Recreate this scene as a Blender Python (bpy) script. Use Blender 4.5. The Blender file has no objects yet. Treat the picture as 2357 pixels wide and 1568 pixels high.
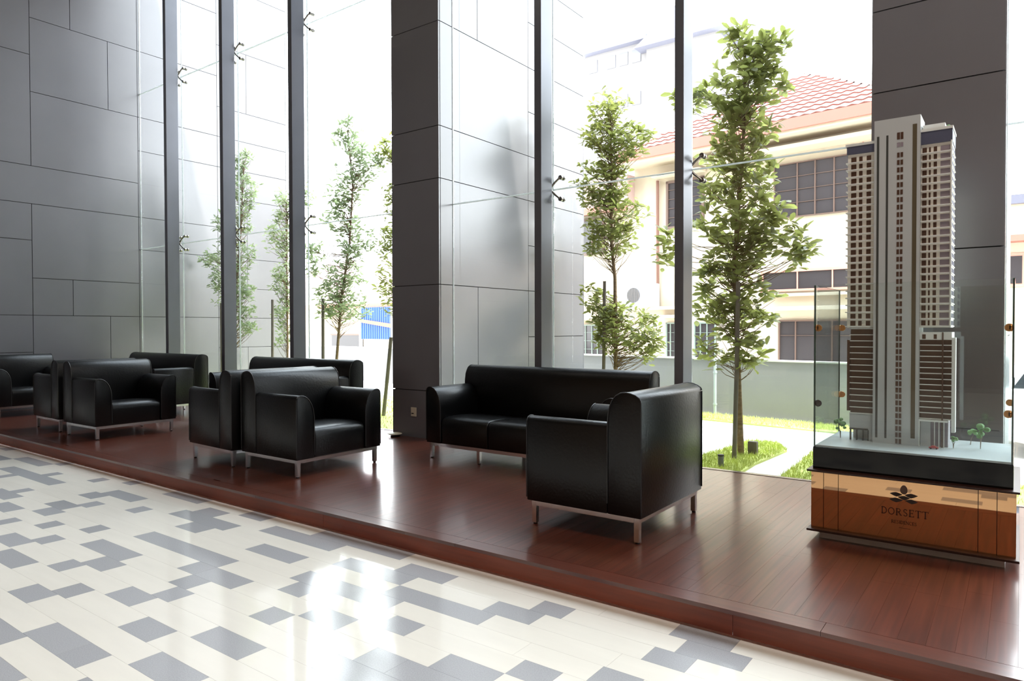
import bpy, bmesh, math, random
from mathutils import Vector, Matrix
PI = math.pi
S = bpy.context.scene
COL = S.collection
random.seed(7)

# ------------------------------------------------------------------ camera
f_px, yaw, pit, roll = 1587.53, 0.634873, -0.0166215, -0.0022823
fw = Vector((-math.sin(yaw)*math.cos(pit), math.cos(yaw)*math.cos(pit), math.sin(pit)))
r0 = Vector((math.cos(yaw), math.sin(yaw), 0)); u0 = r0.cross(fw)
rt = r0*math.cos(roll)+u0*math.sin(roll); up = rt.cross(fw)
cd = bpy.data.cameras.new('camera'); cam = bpy.data.objects.new('camera', cd); COL.objects.link(cam)
cd.sensor_width = 36; cd.lens = 36*f_px/2357; cd.clip_start = .05; cd.clip_end = 300
M = Matrix((rt, up, -fw)).transposed().to_4x4(); M.translation = (0, 0, 1.265)
cam.matrix_world = M
S.camera = cam

# ------------------------------------------------------------------ light
w = bpy.data.worlds.new('sky'); S.world = w; w.use_nodes = True
nt = w.node_tree; bg = nt.nodes['Background']
SKY = 7.5
tc = nt.nodes.new('ShaderNodeTexCoord'); sp = nt.nodes.new('ShaderNodeSeparateXYZ'); cr = nt.nodes.new('ShaderNodeValToRGB')
nt.links.new(tc.outputs['Generated'], sp.inputs[0]); nt.links.new(sp.outputs['Z'], cr.inputs[0]); nt.links.new(cr.outputs[0], bg.inputs[0])
cr.color_ramp.elements[0].position = 0.0; cr.color_ramp.elements[0].color = (.96, .985, 1, 1)
cr.color_ramp.elements[1].position = 0.9; cr.color_ramp.elements[1].color = (.78, .89, 1, 1)
bg.inputs[1].default_value = SKY
sd = bpy.data.lights.new('sun', 'SUN'); sd.energy = 6; sd.angle = .02; sd.color = (1, .95, .86)
sun = bpy.data.objects.new('sun', sd); COL.objects.link(sun)
sun.rotation_euler = Vector((-.55, .22, -1)).to_track_quat('-Z', 'Y').to_euler()
def area(name, loc, sx, sy, power, col, rot=(0, 0, 0)):
    d = bpy.data.lights.new(name, 'AREA'); d.shape = 'RECTANGLE'; d.size = sx; d.size_y = sy; d.energy = power; d.color = col
    o = bpy.data.objects.new(name, d); o.location = loc; o.rotation_euler = rot; COL.objects.link(o); return o
for i, (x, y) in enumerate(((-6.2, 1.6), (-3.2, 1.6), (3.2, 1.6))):
    area('ceiling_fill', (x, y, 7.1), 1.2, 1.2, 10, (1, .90, .78))  # warm interior fill added overhead, out of view
area('ceiling_fill', (.9, 1.7, 7.1), 1.2, 1.2, 110, (1, .90, .80))  # extra fill added to brighten the tower front and right pier
for x in (-7, -3, 1):
    area('back_fill', (x, -5.5, 7.0), 1.5, .6, 50, (1, .80, .58), (math.radians(-35), 0, 0))  # unseen fill added to lift the back wall and lobby-facing sides
pt = area('window_portal', (-3.7, 5.62, 3.7), 15.6, 7.0, 1, (1, 1, 1), (-PI/2, 0, 0)); pt.data.cycles.is_portal = True
S.view_settings.view_transform = 'Standard'; S.view_settings.look = 'None'; S.view_settings.gamma = 1
S.view_settings.use_curve_mapping = False
S.view_settings.exposure = 0.42

# ------------------------------------------------------------------ materials
def lin(c): return tuple(((v/255+.055)/1.055)**2.4 if v/255 > .04045 else v/255/12.92 for v in c)
def mat(name, col, rough=.5, metal=0, spec=.5, noise=None, bump=None, coat=0, rnd=0, space='Object', coat_rough=.05):
    """noise=(scale xyz, strength) varies the colour, bump=(scale xyz, strength), rnd varies value per object"""
    m = bpy.data.materials.new(name); m.use_nodes = True
    n = m.node_tree.nodes; L = m.node_tree.links; b = n['Principled BSDF']
    c = (*lin(col), 1)
    b.inputs['Base Color'].default_value = c; b.inputs['Roughness'].default_value = rough
    b.inputs['Metallic'].default_value = metal; b.inputs['Specular IOR Level'].default_value = spec
    b.inputs['Coat Weight'].default_value = coat; b.inputs['Coat Roughness'].default_value = coat_rough
    if noise or bump:
        if space == 'World':
            g = n.new('ShaderNodeNewGeometry'); src = g.outputs['Position']
        else:
            t = n.new('ShaderNodeTexCoord'); src = t.outputs['Object']
    def tex(sc, det=3):
        mp = n.new('ShaderNodeMapping'); mp.inputs['Scale'].default_value = sc
        L.new(src, mp.inputs[0]); x = n.new('ShaderNodeTexNoise'); x.inputs['Scale'].default_value = 1; x.inputs['Detail'].default_value = det
        L.new(mp.outputs[0], x.inputs['Vector']); return x.outputs['Fac']
    val = None
    if noise:
        mr = n.new('ShaderNodeMapRange'); mr.inputs[1].default_value = .3; mr.inputs[2].default_value = .7
        mr.inputs[3].default_value = 1-noise[1]; mr.inputs[4].default_value = 1+noise[1]
        L.new(tex(noise[0]), mr.inputs[0]); val = mr.outputs[0]
    if rnd:
        oi = n.new('ShaderNodeObjectInfo'); mr = n.new('ShaderNodeMapRange')
        mr.inputs[3].default_value = 1-rnd; mr.inputs[4].default_value = 1+rnd
        L.new(oi.outputs['Random'], mr.inputs[0])
        if val:
            q = n.new('ShaderNodeMath'); q.operation = 'MULTIPLY'; L.new(val, q.inputs[0]); L.new(mr.outputs[0], q.inputs[1]); val = q.outputs[0]
        else: val = mr.outputs[0]
    if val:
        h = n.new('ShaderNodeHueSaturation'); h.inputs['Color'].default_value = c
        L.new(val, h.inputs['Value']); L.new(h.outputs[0], b.inputs['Base Color'])
    if bump:
        bp = n.new('ShaderNodeBump'); bp.inputs['Strength'].default_value = bump[1]; bp.inputs['Distance'].default_value = .01
        L.new(tex(bump[0], 2), bp.inputs['Height']); L.new(bp.outputs[0], b.inputs['Normal'])
        if coat: L.new(bp.outputs[0], b.inputs['Coat Normal'])
    return m
def glass(name, tint, edge=False, refl=1.0, ior=1.5):
    m = bpy.data.materials.new(name); m.use_nodes = True; n = m.node_tree.nodes; L = m.node_tree.links
    n.remove(n['Principled BSDF']); out = n['Material Output']
    t = n.new('ShaderNodeBsdfTransparent'); t.inputs[0].default_value = (*tint, 1)
    g = n.new('ShaderNodeBsdfGlossy'); g.inputs['Roughness'].default_value = 0; g.inputs[0].default_value = (refl, refl, refl, 1)
    # Schlick reflectance, the same from both sides of the pane
    lw = n.new('ShaderNodeLayerWeight'); lw.inputs[0].default_value = .5
    pw = n.new('ShaderNodeMath'); pw.operation = 'POWER'; pw.inputs[1].default_value = 5; L.new(lw.outputs['Facing'], pw.inputs[0])
    fr = n.new('ShaderNodeMath'); fr.operation = 'MULTIPLY_ADD'; fr.inputs[1].default_value = .96; fr.inputs[2].default_value = .04; L.new(pw.outputs[0], fr.inputs[0])
    mx = n.new('ShaderNodeMixShader'); L.new(fr.outputs[0], mx.inputs[0]); L.new(t.outputs[0], mx.inputs[1]); L.new(g.outputs[0], mx.inputs[2])
    L.new(mx.outputs[0], out.inputs[0]); return m
def leafmat(name, col, trans, rnd=.35):
    m = bpy.data.materials.new(name); m.use_nodes = True; n = m.node_tree.nodes; L = m.node_tree.links
    b = n['Principled BSDF']; b.inputs['Roughness'].default_value = .38
    g = n.new('ShaderNodeNewGeometry'); h = n.new('ShaderNodeHueSaturation'); h.inputs['Color'].default_value = (*lin(col), 1)
    mr = n.new('ShaderNodeMapRange'); mr.inputs[3].default_value = 1-rnd; mr.inputs[4].default_value = 1+rnd
    ad = n.new('ShaderNodeMath'); oi = n.new('ShaderNodeObjectInfo'); L.new(g.outputs['Random Per Island'], ad.inputs[0]); L.new(oi.outputs['Random'], ad.inputs[1])
    fr = n.new('ShaderNodeMath'); fr.operation = 'FRACT'; L.new(ad.outputs[0], fr.inputs[0]); L.new(fr.outputs[0], mr.inputs[0])
    L.new(mr.outputs[0], h.inputs['Value']); L.new(h.outputs[0], b.inputs['Base Color'])
    t = n.new('ShaderNodeBsdfTranslucent'); t.inputs[0].default_value = (*lin(trans), 1)
    mx = n.new('ShaderNodeMixShader'); mx.inputs[0].default_value = .45
    L.new(b.outputs[0], mx.inputs[1]); L.new(t.outputs[0], mx.inputs[2]); L.new(mx.outputs[0], n['Material Output'].inputs[0]); return m

MT = {}
MT['leather'] = mat('black_leather', (7, 7, 8), .34, spec=.42, bump=((60, 60, 60), .12))
MT['piping'] = mat('leather_piping', (40, 40, 42), .4)
MT['chrome'] = mat('polished_chrome', (232, 232, 234), .22, 1)
MT['rubber'] = mat('black_rubber', (16, 16, 16), .6)
MT['panel'] = mat('charcoal_cladding', (111, 110, 115), .26, spec=1.0, noise=((1.2, 1.2, 1.2), .05), rnd=.03, space='World')
MT['panel_back'] = mat('cladding_joint_black', (20, 20, 21), .9)
MT['cream'] = mat('cream_marble_tile', (240, 233, 221), .07, noise=((2.5, 16, 4), .02), rnd=.012, space='World')
MT['grey'] = mat('grey_granite_tile', (174, 173, 175), .12, noise=((220, 220, 220), .10), rnd=.05, space='World')
MT['grout'] = mat('pale_grout', (226, 221, 210), .6)
MT['plank'] = mat('merbau_deck_plank', (92, 45, 31), .3, noise=((48, 1.6, 8), .30), rnd=.07, space='World', coat=.6, coat_rough=.14)
MT['border'] = mat('merbau_border_board', (96, 48, 34), .3, noise=((2.2, 34, 8), .16), rnd=.06, space='World', coat=.6, coat_rough=.14)
MT['riser'] = mat('merbau_riser_board', (138, 64, 40), .42, noise=((2.5, 30, 45), .2), rnd=.12, space='World')
MT['core'] = mat('deck_core', (35, 20, 15), .8)
MT['steel'] = mat('dark_painted_steel', (104, 106, 114), .32, .4, spec=.8, noise=((3, 3, 3), .05), space='World')
MT['stainless'] = mat('brushed_stainless', (150, 146, 140), .25, 1)
MT['glass'] = glass('clear_facade_glass', (.975, .985, .98))
MT['caseglass'] = glass('clear_case_glass', (.955, .985, .98))
MT['glassedge'] = mat('green_glass_edge', (58, 88, 82), .1)
MT['joint'] = leafmat('pale_silicone_joint', (225, 230, 232), (235, 240, 240), 0)
MT['white'] = mat('white_paint', (232, 230, 226), .6)
MT['gold'] = mat('bronze_mirror', (205, 162, 120), .02, 1)
MT['trimwood'] = mat('dark_brown_trim', (52, 28, 22), .35)
MT['black_gloss'] = mat('black_gloss_acrylic', (8, 8, 8), .06, spec=.3, bump=((1.5, 1.5, 3), .12))
MT['ink'] = mat('dark_brown_lettering', (62, 30, 14), .5)
MT['emblem'] = mat('dark_grey_emblem', (52, 40, 34), .4)
MT['bud'] = mat('grey_emblem_bud', (126, 100, 84), .4)
MT['backwood'] = mat('brown_wall_panel', (112, 84, 58), .5, noise=((1, 1, 14), .2), space='World')
MT['ceil'] = mat('off_white_ceiling', (104, 98, 92), .8)
MT['paving'] = mat('pale_paving', (228, 225, 216), .8, noise=((3, 3, 3), .05), space='World')
MT['grass'] = mat('lawn_green', (196, 206, 116), .8, noise=((6, 6, 6), .18), space='World')
MT['asphalt'] = mat('driveway_concrete', (176, 174, 170), .85, noise=((2, 2, 2), .06), space='World')
MT['fence'] = mat('grey_painted_wall', (124, 124, 126), .8, noise=((1.5, 1.5, 1.5), .05), space='World')
MT['coping'] = mat('pale_coping', (196, 196, 190), .7)
MT['bark'] = mat('brown_bark', (128, 106, 82), .9, noise=((14, 14, 40), .3), bump=((30, 30, 60), .5))
MT['stake'] = mat('weathered_stake', (112, 104, 96), .85, noise=((20, 20, 3), .15))
MT['leaf'] = leafmat('leaf_green', (88, 96, 50), (178, 186, 104))
MT['leaf_bloom'] = leafmat('leaf_green_bloom', (112, 128, 96), (180, 196, 148))  # paler leaf copy, bloom on the left trees put into its colour
MT['house'] = mat('cream_render', (198, 184, 164), .85, noise=((.8, .8, .8), .03), space='World')
MT['fascia'] = mat('salmon_fascia', (166, 108, 94), .6)
MT['tile'] = mat('red_roof_tile', (178, 152, 146), .7, rnd=.05)
MT['lip_shade'] = mat('roof_lip_shade_red', (132, 84, 76), .9)  # darker tile lips, painting the shadow lines between courses
MT['win'] = mat('dark_window_glass', (62, 58, 60), .2)
MT['winframe'] = mat('brown_window_frame', (104, 82, 72), .5)
MT['pinkframe'] = mat('pink_window_frame', (214, 150, 132), .6)
MT['greywhite'] = mat('white_window_bar', (120, 132, 124), .5)
MT['brownpipe'] = mat('brown_downpipe', (120, 84, 70), .5)
MT['whitepipe'] = mat('pale_downpipe', (150, 160, 162), .4)
MT['bluemetal'] = mat('blue_metal_sheet', (36, 72, 150), .45)
MT['orange'] = mat('orange_wood', (190, 116, 78), .6)
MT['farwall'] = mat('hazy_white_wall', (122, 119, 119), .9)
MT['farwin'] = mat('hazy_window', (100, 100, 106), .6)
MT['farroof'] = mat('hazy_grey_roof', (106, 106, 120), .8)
MT['carpaint'] = mat('white_car_paint', (232, 234, 236), .2, coat=.8)
MT['carglass'] = mat('dark_car_glass', (44, 52, 56), .08)
MT['m_beige'] = mat('model_beige', (244, 238, 226), .6)
MT['m_grey'] = mat('model_grey', (192, 194, 194), .55)
MT['m_dark'] = mat('model_dark_groove', (62, 62, 58), .6)
MT['m_brown'] = mat('model_brown_window', (84, 58, 46), .35)
MT['m_olive'] = mat('model_olive_strip', (92, 80, 58), .5)
MT['m_mauve'] = mat('model_mauve_window', (150, 138, 146), .35)
MT['m_navy'] = mat('model_navy_band', (82, 84, 104), .5)
MT['m_white'] = mat('model_white', (228, 228, 224), .55)
MT['m_ground'] = mat('model_ground_grey', (186, 192, 194), .45)
MT['m_tree'] = mat('model_tree_green', (120, 160, 108), .8, rnd=.15)
MT['m_trunk'] = mat('model_tree_trunk', (150, 140, 128), .7)
MT['m_red'] = mat('model_car_red', (190, 60, 62), .3)
MT['clip'] = mat('brass_clip', (206, 148, 92), .3, .8)
MT['clipdark'] = mat('dark_clip', (48, 42, 50), .3, .6)
MT['plate'] = mat('cream_switch_plate', (226, 218, 196), .4)

# ------------------------------------------------------------------ mesh builder
class G:
    def __init__(s): s.v = []; s.f = []; s.mi = []; s.cur = 0
    def add(s, vs, fs):
        o = len(s.v); s.v += [tuple(p) for p in vs]; s.f += [tuple(i+o for i in q) for q in fs]; s.mi += [s.cur]*len(fs); return s
    def box(s, x0, x1, y0, y1, z0, z1):
        return s.add([(x0, y0, z0), (x1, y0, z0), (x1, y1, z0), (x0, y1, z0), (x0, y0, z1), (x1, y0, z1), (x1, y1, z1), (x0, y1, z1)],
                     [(0, 3, 2, 1), (4, 5, 6, 7), (0, 1, 5, 4), (1, 2, 6, 5), (2, 3, 7, 6), (3, 0, 4, 7)])
    def tube(s, pts, rad, n=8, cap=True):
        pts = [Vector(p) for p in pts]
        if not hasattr(rad, '__len__'): rad = [rad]*len(pts)
        vs = []; fs = []
        for i, p in enumerate(pts):
            d = (pts[min(i+1, len(pts)-1)]-pts[max(i-1, 0)]).normalized()
            a = d.cross(Vector((0, 0, 1)) if abs(d.z) < .95 else Vector((1, 0, 0))).normalized(); b = d.cross(a)
            for k in range(n):
                t = 2*PI*k/n; vs.append(p+(a*math.cos(t)+b*math.sin(t))*rad[i])
        for i in range(len(pts)-1):
            for k in range(n):
                k2 = (k+1) % n; fs.append((i*n+k, i*n+k2, (i+1)*n+k2, (i+1)*n+k))
        if cap:
            fs.append(tuple(range(n))[::-1]); fs.append(tuple((len(pts)-1)*n+k for k in range(n)))
        return s.add(vs, [q[::-1] for q in fs])
    def prism(s, poly, a0, a1, axis='x', flip=False):
        """poly: 2D points; axis x -> (y,z), y -> (x,z), z -> (x,y)"""
        P = {'x': lambda a, p: (a, p[0], p[1]), 'y': lambda a, p: (p[0], a, p[1]), 'z': lambda a, p: (p[0], p[1], a)}[axis]
        n = len(poly); vs = [P(a0, p) for p in poly]+[P(a1, p) for p in poly]
        fs = [tuple(range(n))[::-1], tuple(range(n, 2*n))]+[(i, (i+1) % n, n+(i+1) % n, n+i) for i in range(n)]
        return s.add(vs, fs)
    def ball(s, c, rx, ry, rz, nu=10, nv=6):
        vs = [(c[0], c[1], c[2]+rz)]
        for j in range(1, nv):
            t = PI*j/nv
            for i in range(nu): a = 2*PI*i/nu; vs.append((c[0]+rx*math.sin(t)*math.cos(a), c[1]+ry*math.sin(t)*math.sin(a), c[2]+rz*math.cos(t)))
        vs.append((c[0], c[1], c[2]-rz)); fs = []
        for i in range(nu): fs.append((0, 1+i, 1+(i+1) % nu))
        for j in range(nv-2):
            for i in range(nu): a = 1+j*nu+i; b = 1+j*nu+(i+1) % nu; fs.append((a, a+nu, b+nu, b))
        for i in range(nu): fs.append((len(vs)-1, 1+(nv-2)*nu+(i+1) % nu, 1+(nv-2)*nu+i))
        return s.add(vs, fs)
    def mesh(s, name, mats, bevel=0, seg=2, smooth=None, sub=0):
        me = bpy.data.meshes.new(name); me.from_pydata(s.v, [], s.f)
        if not isinstance(mats, (list, tuple)): mats = [mats]
        for m in mats: me.materials.append(m)
        me.polygons.foreach_set('material_index', s.mi)
        bm = bmesh.new(); bm.from_mesh(me)
        bmesh.ops.recalc_face_normals(bm, faces=bm.faces)
        if bevel:
            es = [e for e in bm.edges if len(e.link_faces) == 2 and e.calc_face_angle(0) > math.radians(50)]
            bmesh.ops.bevel(bm, geom=es, offset=bevel, segments=seg, affect='EDGES', profile=.5, clamp_overlap=True)
        bm.to_mesh(me); bm.free()
        if smooth is not None:
            me.shade_smooth(); me.set_sharp_from_angle(angle=math.radians(smooth))
        me.update(); return me
def link(name, me, parent=None, loc=None, rot=None, scale=None):
    o = bpy.data.objects.new(name, me); COL.objects.link(o)
    if parent: o.parent = parent
    if loc is not None: o.location = loc
    if rot is not None: o.rotation_euler = rot
    if scale is not None: o.scale = scale
    return o
def obj(name, g, m, parent=None, bevel=0, seg=2, smooth=None, **k):
    return link(name, g.mesh(name, m, bevel, seg, smooth), parent, **k)
def box(name, b, m, parent=None, bevel=0, smooth=None):
    return obj(name, G().box(*b), m, parent, bevel, smooth=smooth)
def tag(o, label, cat, group=None, kind=None):
    o['label'] = label; o['category'] = cat
    if group: o['group'] = group
    if kind: o['kind'] = kind
    return o
def thing(name, loc, label, cat, rot=0, group=None):
    o = bpy.data.objects.new(name, None); COL.objects.link(o); o.empty_display_size = .1
    o.location = loc; o.rotation_euler = (0, 0, rot); return tag(o, label, cat, group)
def struct(o): o['kind'] = 'structure'; return o
def dup(r):
    c = r.copy(); COL.objects.link(c)
    for ch in r.children:
        d = ch.copy(); COL.objects.link(d); d.parent = c
        for g in ch.children:
            e = g.copy(); COL.objects.link(e); e.parent = d
    return c
UNIT = {}
def unit(m):
    if m.name not in UNIT: UNIT[m.name] = G().box(-.5, .5, -.5, .5, -.5, .5).mesh('unit_'+m.name, m)
    return UNIT[m.name]
def ubox(name, b, m, parent):
    x0, x1, y0, y1, z0, z1 = b
    return link(name, unit(m), parent, ((x0+x1)/2, (y0+y1)/2, (z0+z1)/2), None, (x1-x0, y1-y0, z1-z0))

# ------------------------------------------------------------------ room shell
XW, YG, YB, XR, ZC = -11.58, 5.50, -8.0, 4.1, 7.3
GX1, PIERX0, PIERX1, FX0, FX1, FY0, FY1 = 0, -.835, -.08, -5.52, -4.825, 5.29, 8.2
floor = struct(box('floor', (XW, XR, YB, 2.83, -.15, -.004), MT['grout']))
ROW0, ROWD = 2.79087, .130962
GREY = {0: [(-5.98, -5.82), (-5.316, -4.804), (-4.284, -4.025), (-3.505, -2.729), (-1.16, -.904)],
 1: [(-7.97, -7.32), (-6.315, -6.173), (-4.629, -4.371), (-3.85, -3.163), (-2.637, -2.299), (-1.771, -1.603), (-1.078, -.816)],
 2: [(-8.55, -7.95), (-6.892, -6.757), (-5.731, -5.249), (-4.711, -4.03), (-2.975, -2.458), (-1.94, -1.681), (-1.158, -.984)],
 3: [(-7.516, -6.354), (-5.816, -5.586), (-5.057, -4.906), (-4.372, -4.118), (-3.587, -3.166), (-2.458, -1.857)],
 4: [(-7.139, -7.009), (-5.488, -5.338), (-2.986, -2.295), (-1.246, -1.08)],
 5: [(-6.389, -6.254), (-5.72, -5.417), (-4.364, -3.427), (-2.901, -2.731), (-2.207, -2.035), (-1.513, -1.343)],
 6: [(-6.55, -6.086), (-5.563, -5.328), (-4.8, -4.649), (-3.595, -3.428), (-3.428, -3.087), (-2.56, -2.31), (-1.776, -1.514)],
 7: [(-5.998, -5.668), (-5.144, -4.991), (-4.461, -3.955), (-3.432, -3.26), (-2.735, -2.576), (-2.046, -1.874), (-1.874, -1.42)],
 8: [(-5.456, -5.32), (-4.798, -4.638), (-4.106, -3.862), (-3.333, -3.175), (-2.124, -1.62)],
 9: [(-5.047, -4.731), (-4.2, -4.038), (-3.517, -3.267), (-2.741, -2.401)],
 10: [(-4.694, -4.294), (-3.774, -3.61), (-3.086, -2.837)],
 11: [(-3.936, -3.693)],
 12: [(-3.345, -3.009), (-3.009, -2.833)],
 13: [(-3.65, -3.29), (-2.728, -2.4)],
 14: [(-3.24, -2.9)]}
rg = random.Random(3)
cream_n = 0; gr = G(); gc = G()
def tile(kind, x0, x1, y0, y1):
    global cream_n
    e = .0004
    b = (x0+e, x1-e, y0+e, y1-e, -.004, 0)
    near = -8.9 < x0 and x1 < .6 and y1 > .7
    if kind == 'g':
        if near: ubox('grey_tile', b, MT['grey'], floor)
        else: gr.box(*b)
    else:
        if near and cream_n < 290: ubox('cream_tile', b, MT['cream'], floor); cream_n += 1
        else: gc.box(*b)
for k in range(0, 40):
    y1 = ROW0-k*ROWD; y0 = y1-ROWD
    gl = list(GREY.get(k, []))
    lo = min([a for a, b in gl], default=99); hi = max([b for a, b in gl], default=-99)
    if k > 14: lo, hi = 99, -99
    # the pattern goes on where the photograph no longer shows it
    def runs(a, b):
        x = a+rg.uniform(.1, .9)
        while x < b-.25:
            L = rg.choice((.16, .17, .25, .25, .34, .5)); gl.append((x, min(x+L, b-.05))); x += L+rg.choice((.42, .6, .75, .95, 1.2))
    if lo > 90: runs(XW+.1, XR-.1)
    else:
        runs(XW+.1, lo-.5); runs(hi+.55, XR-.1)
    gl.sort(); x = XW; 
    for a, b in gl+[(XR, XR)]:
        while a-x > .002:
            L = .62+.1*((k*7) % 3); nx = a if a-x < L*1.35 else x+L
            tile('c', x, nx, y0, y1); x = nx
        if b > a: tile('g', a, b, y0, y1); x = b
for g_, nm, m in ((gr, 'grey_tile', 'grey'), (gc, 'cream_tile', 'cream')):
    gx = obj(nm, g_, MT[m], floor); gx['kind'] = 'stuff'
gb = G().box(XW, XR, YB, ROW0-40*ROWD, -.004, 0); o = obj('cream_tile', gb, MT['cream'], floor); o['kind'] = 'stuff'

# timber platform: core, planks running away from the lobby, border board, riser boards
deck = tag(box('timber_platform', (XW, XR, 2.84, 5.28, 0, .098), MT['core']), 'low dark red timber platform carrying the black sofas along the glass wall', 'platform')
PY0, PY1, ZD = 2.78, 5.52, .115
x = XW
while x < XR-.05:
    nx = min(x+1.83, XR); ubox('border_board', (x+.001, nx-.001, PY0, PY0+.1, .097, ZD), MT['border'], deck); x = nx
x = -.935-2.6*5
while x < XR-.05:
    a, nx = max(x, XW), min(x+2.6, XR)
    if nx > XW: ubox('riser_board', (a+.001, nx-.001, PY0+.004, PY0+.03, .012, .0965), MT['riser'], deck)
    x += 2.6
gp = G(); x = XW; i = 0; np_ = 0; rp = random.Random(5)
PW = .0905
while x < XR-.02:
    y = PY0+.102-rp.uniform(0, .9); 
    while y < PY1:
        L = rp.choice((.75, .9, 1.05, 1.2)); a, b_ = max(y, PY0+.102), min(y+L, PY1)
        y += L
        if b_-a < .03: continue
        bb = (x+.0003, min(x+PW, XR)-.0003, a+.0003, b_-.0003, .098, ZD)
        # planks stop against the two clad piers
        if (x+PW > FX0 and x < FX1) or (x+PW > PIERX0 and x < PIERX1):
            if a > FY0-.02: continue
            bb = (*bb[:3], min(bb[3], FY0-.002), *bb[4:])
        if x > -5.6 and x < 1.2 and np_ < 298: ubox('plank', bb, MT['plank'], deck); np_ += 1
        else: gp.box(*bb)
    x += PW
o = obj('plank', gp, MT['plank'], deck); o['kind'] = 'stuff'
struct(box('trim_1', (XW, XR, PY1, PY1+.05, -.1, ZD-.005), MT['steel']))

# clad end wall
TH = .02; JG = .004
def panel_x(parent, X, y0, y1, z0, z1, sgn=1):
    ubox('wall_panel', (X-TH if sgn > 0 else X, X if sgn > 0 else X+TH, y0+JG, y1-JG, z0+JG, z1-JG), MT['panel'], parent)
def panel_y(parent, Y, x0, x1, z0, z1):
    ubox('wall_panel', (x0+JG, x1-JG, Y, Y+TH, z0+JG, z1-JG), MT['panel'], parent)
wl = struct(box('wall_left', (XW-.3, XW-TH, YB, 8.30, 0, 9.5), MT['panel_back']))
ZS = [0, .4, .943, 1.482, 2.025, 2.573, 3.103, 3.653, 4.182, 4.727, 5.257, 5.796, 6.35, 6.9, 7.45, 8.0, 8.6, 9.2, 9.5]
Z = lambda i: ZS[i]
yA, yB, yC, yD, yE, yF = 3.957, 4.49, 5.02, 5.47, 6.85, 8.28
def col(y0, y1, zi):
    for a, b in zip(zi, zi[1:]): panel_x(wl, XW, y0, y1, ZS[a], ZS[b])
for (y0, y1, a, b) in ((yA, yC, 0, 3), (yC, yD+.0, 0, 3), (yA, yB, 3, 4), (yB, yD, 3, 4), (yA, yD, 4, 6), (yA, yD, 7, 9), (yA, yC, 9, 11), (yC, yD, 9, 11), (yA, yB, 11, 13), (yB, yD, 11, 13), (yA, yD, 13, 15), (yA, yD, 15, 18)):
    panel_x(wl, XW, y0, y1, ZS[a], ZS[b])
panel_x(wl, XW, 2.0, yD, ZS[6], ZS[7])
for (y0, y1) in ((2.0, yA), (0, 2.0), (-2.2, 0), (-4.4, -2.2), (YB, -4.4)):
    zz = [0, 2, 3, 5, 6] if y0 > 1 else [0, 1, 3, 4, 6]
    for a, b in zip(zz, zz[1:]): panel_x(wl, XW, y0, y1, ZS[a], ZS[b])
    if y0 < 1: panel_x(wl, XW, y0, y1, ZS[6], ZS[7])
    for a, b in ((7, 10), (10, 12), (12, 14), (14, 16), (16, 18)): panel_x(wl, XW, y0, y1, ZS[a], ZS[b])
col(yD, yE, [0, 1, 3, 5, 6, 8, 9, 11, 13, 15, 18])
yG = 7.43
for (y0, y1, a, b) in ((yE, yG, 0, 2), (yG, yF, 0, 2), (yE, yF, 2, 3), (yE, yF, 3, 4), (yE, yG, 4, 6), (yG, yF, 4, 5), (yG, yF, 5, 7), (yE, yG, 6, 8), (yG, yF, 7, 8), (yE, yF, 8, 9), (yE, yF, 9, 10), (yE, yG, 10, 12), (yG, yF, 10, 12), (yE, yF, 12, 14), (yE, yF, 14, 16), (yE, yF, 16, 18)):
    panel_x(wl, XW, y0, y1, ZS[a], ZS[b])
# the two clad piers that pass through the glass wall
ZP = [0, .618, 1.17, 1.73, 2.28, 2.826, 3.365, 3.9, 4.435, 4.98, 5.5, 6.05, 6.6, 7.15, 7.7, 8.3, 8.9, 9.5]
def pier(name, x0, x1, front, right):
    w_ = struct(box(name, (x0+TH, x1-TH, FY0+TH, FY1, 0, 9.5), MT['panel_back']))
    for a, b in zip(front, front[1:]): panel_y(w_, FY0, x0, x1, ZP[a], ZP[b])
    for (y0, y1, a, b) in right: panel_x(w_, x1, y0, y1, ZP[a], ZP[b])
    for a, b in zip(front, front[1:]): panel_x(w_, x0, FY0+TH, FY1, ZP[a], ZP[b], -1)
    ubox('end_panel', (x0, x1, FY1, FY1+TH, 0, 9.5), MT['panel'], w_)
    return w_
y0_, yv, yw, ye = FY0+TH, 5.92, 6.89, FY1
RIGHT = [(y0_, yv, 0, 3), (yv, yw, 0, 3), (yw, ye, 0, 2), (yw, ye, 2, 3), (y0_, yw, 3, 5), (yw, ye, 3, 4), (yw, ye, 4, 5), (y0_, yw, 5, 6), (yw, ye, 5, 6), (y0_, yw, 6, 8), (yw, ye, 6, 7), (yw, ye, 7, 8),
         (y0_, yv, 8, 10), (yv, yw, 8, 10), (yw, ye, 8, 9), (yw, ye, 9, 10), (y0_, yw, 10, 12), (yw, ye, 10, 12), (y0_, ye, 12, 14), (y0_, ye, 14, 17)]
pc = pier('wall_center', FX0, FX1, [0, 1, 3, 5, 6, 8, 10, 12, 14, 17], RIGHT)
ZP = [0, .618, 1.2, 1.777, 2.32, 2.868, 3.42, 3.97, 4.5, 5.05, 5.6, 6.1, 6.6, 7.15, 7.7, 8.3, 8.9, 9.5]
pr = pier('wall_right', PIERX0, PIERX1, [0, 1, 3, 5, 6, 8, 10, 12, 14, 17], RIGHT)
struct(box('wall_side', (XR, XR+.2, YB, 5.6, 0, ZC), MT['panel']))
struct(box('wall_back', (XW, XR, YB-.2, YB, 0, ZC), MT['backwood']))
struct(box('ceiling', (XW, XR, YB, 5.62, ZC, ZC+.3), MT['ceil']))

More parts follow.
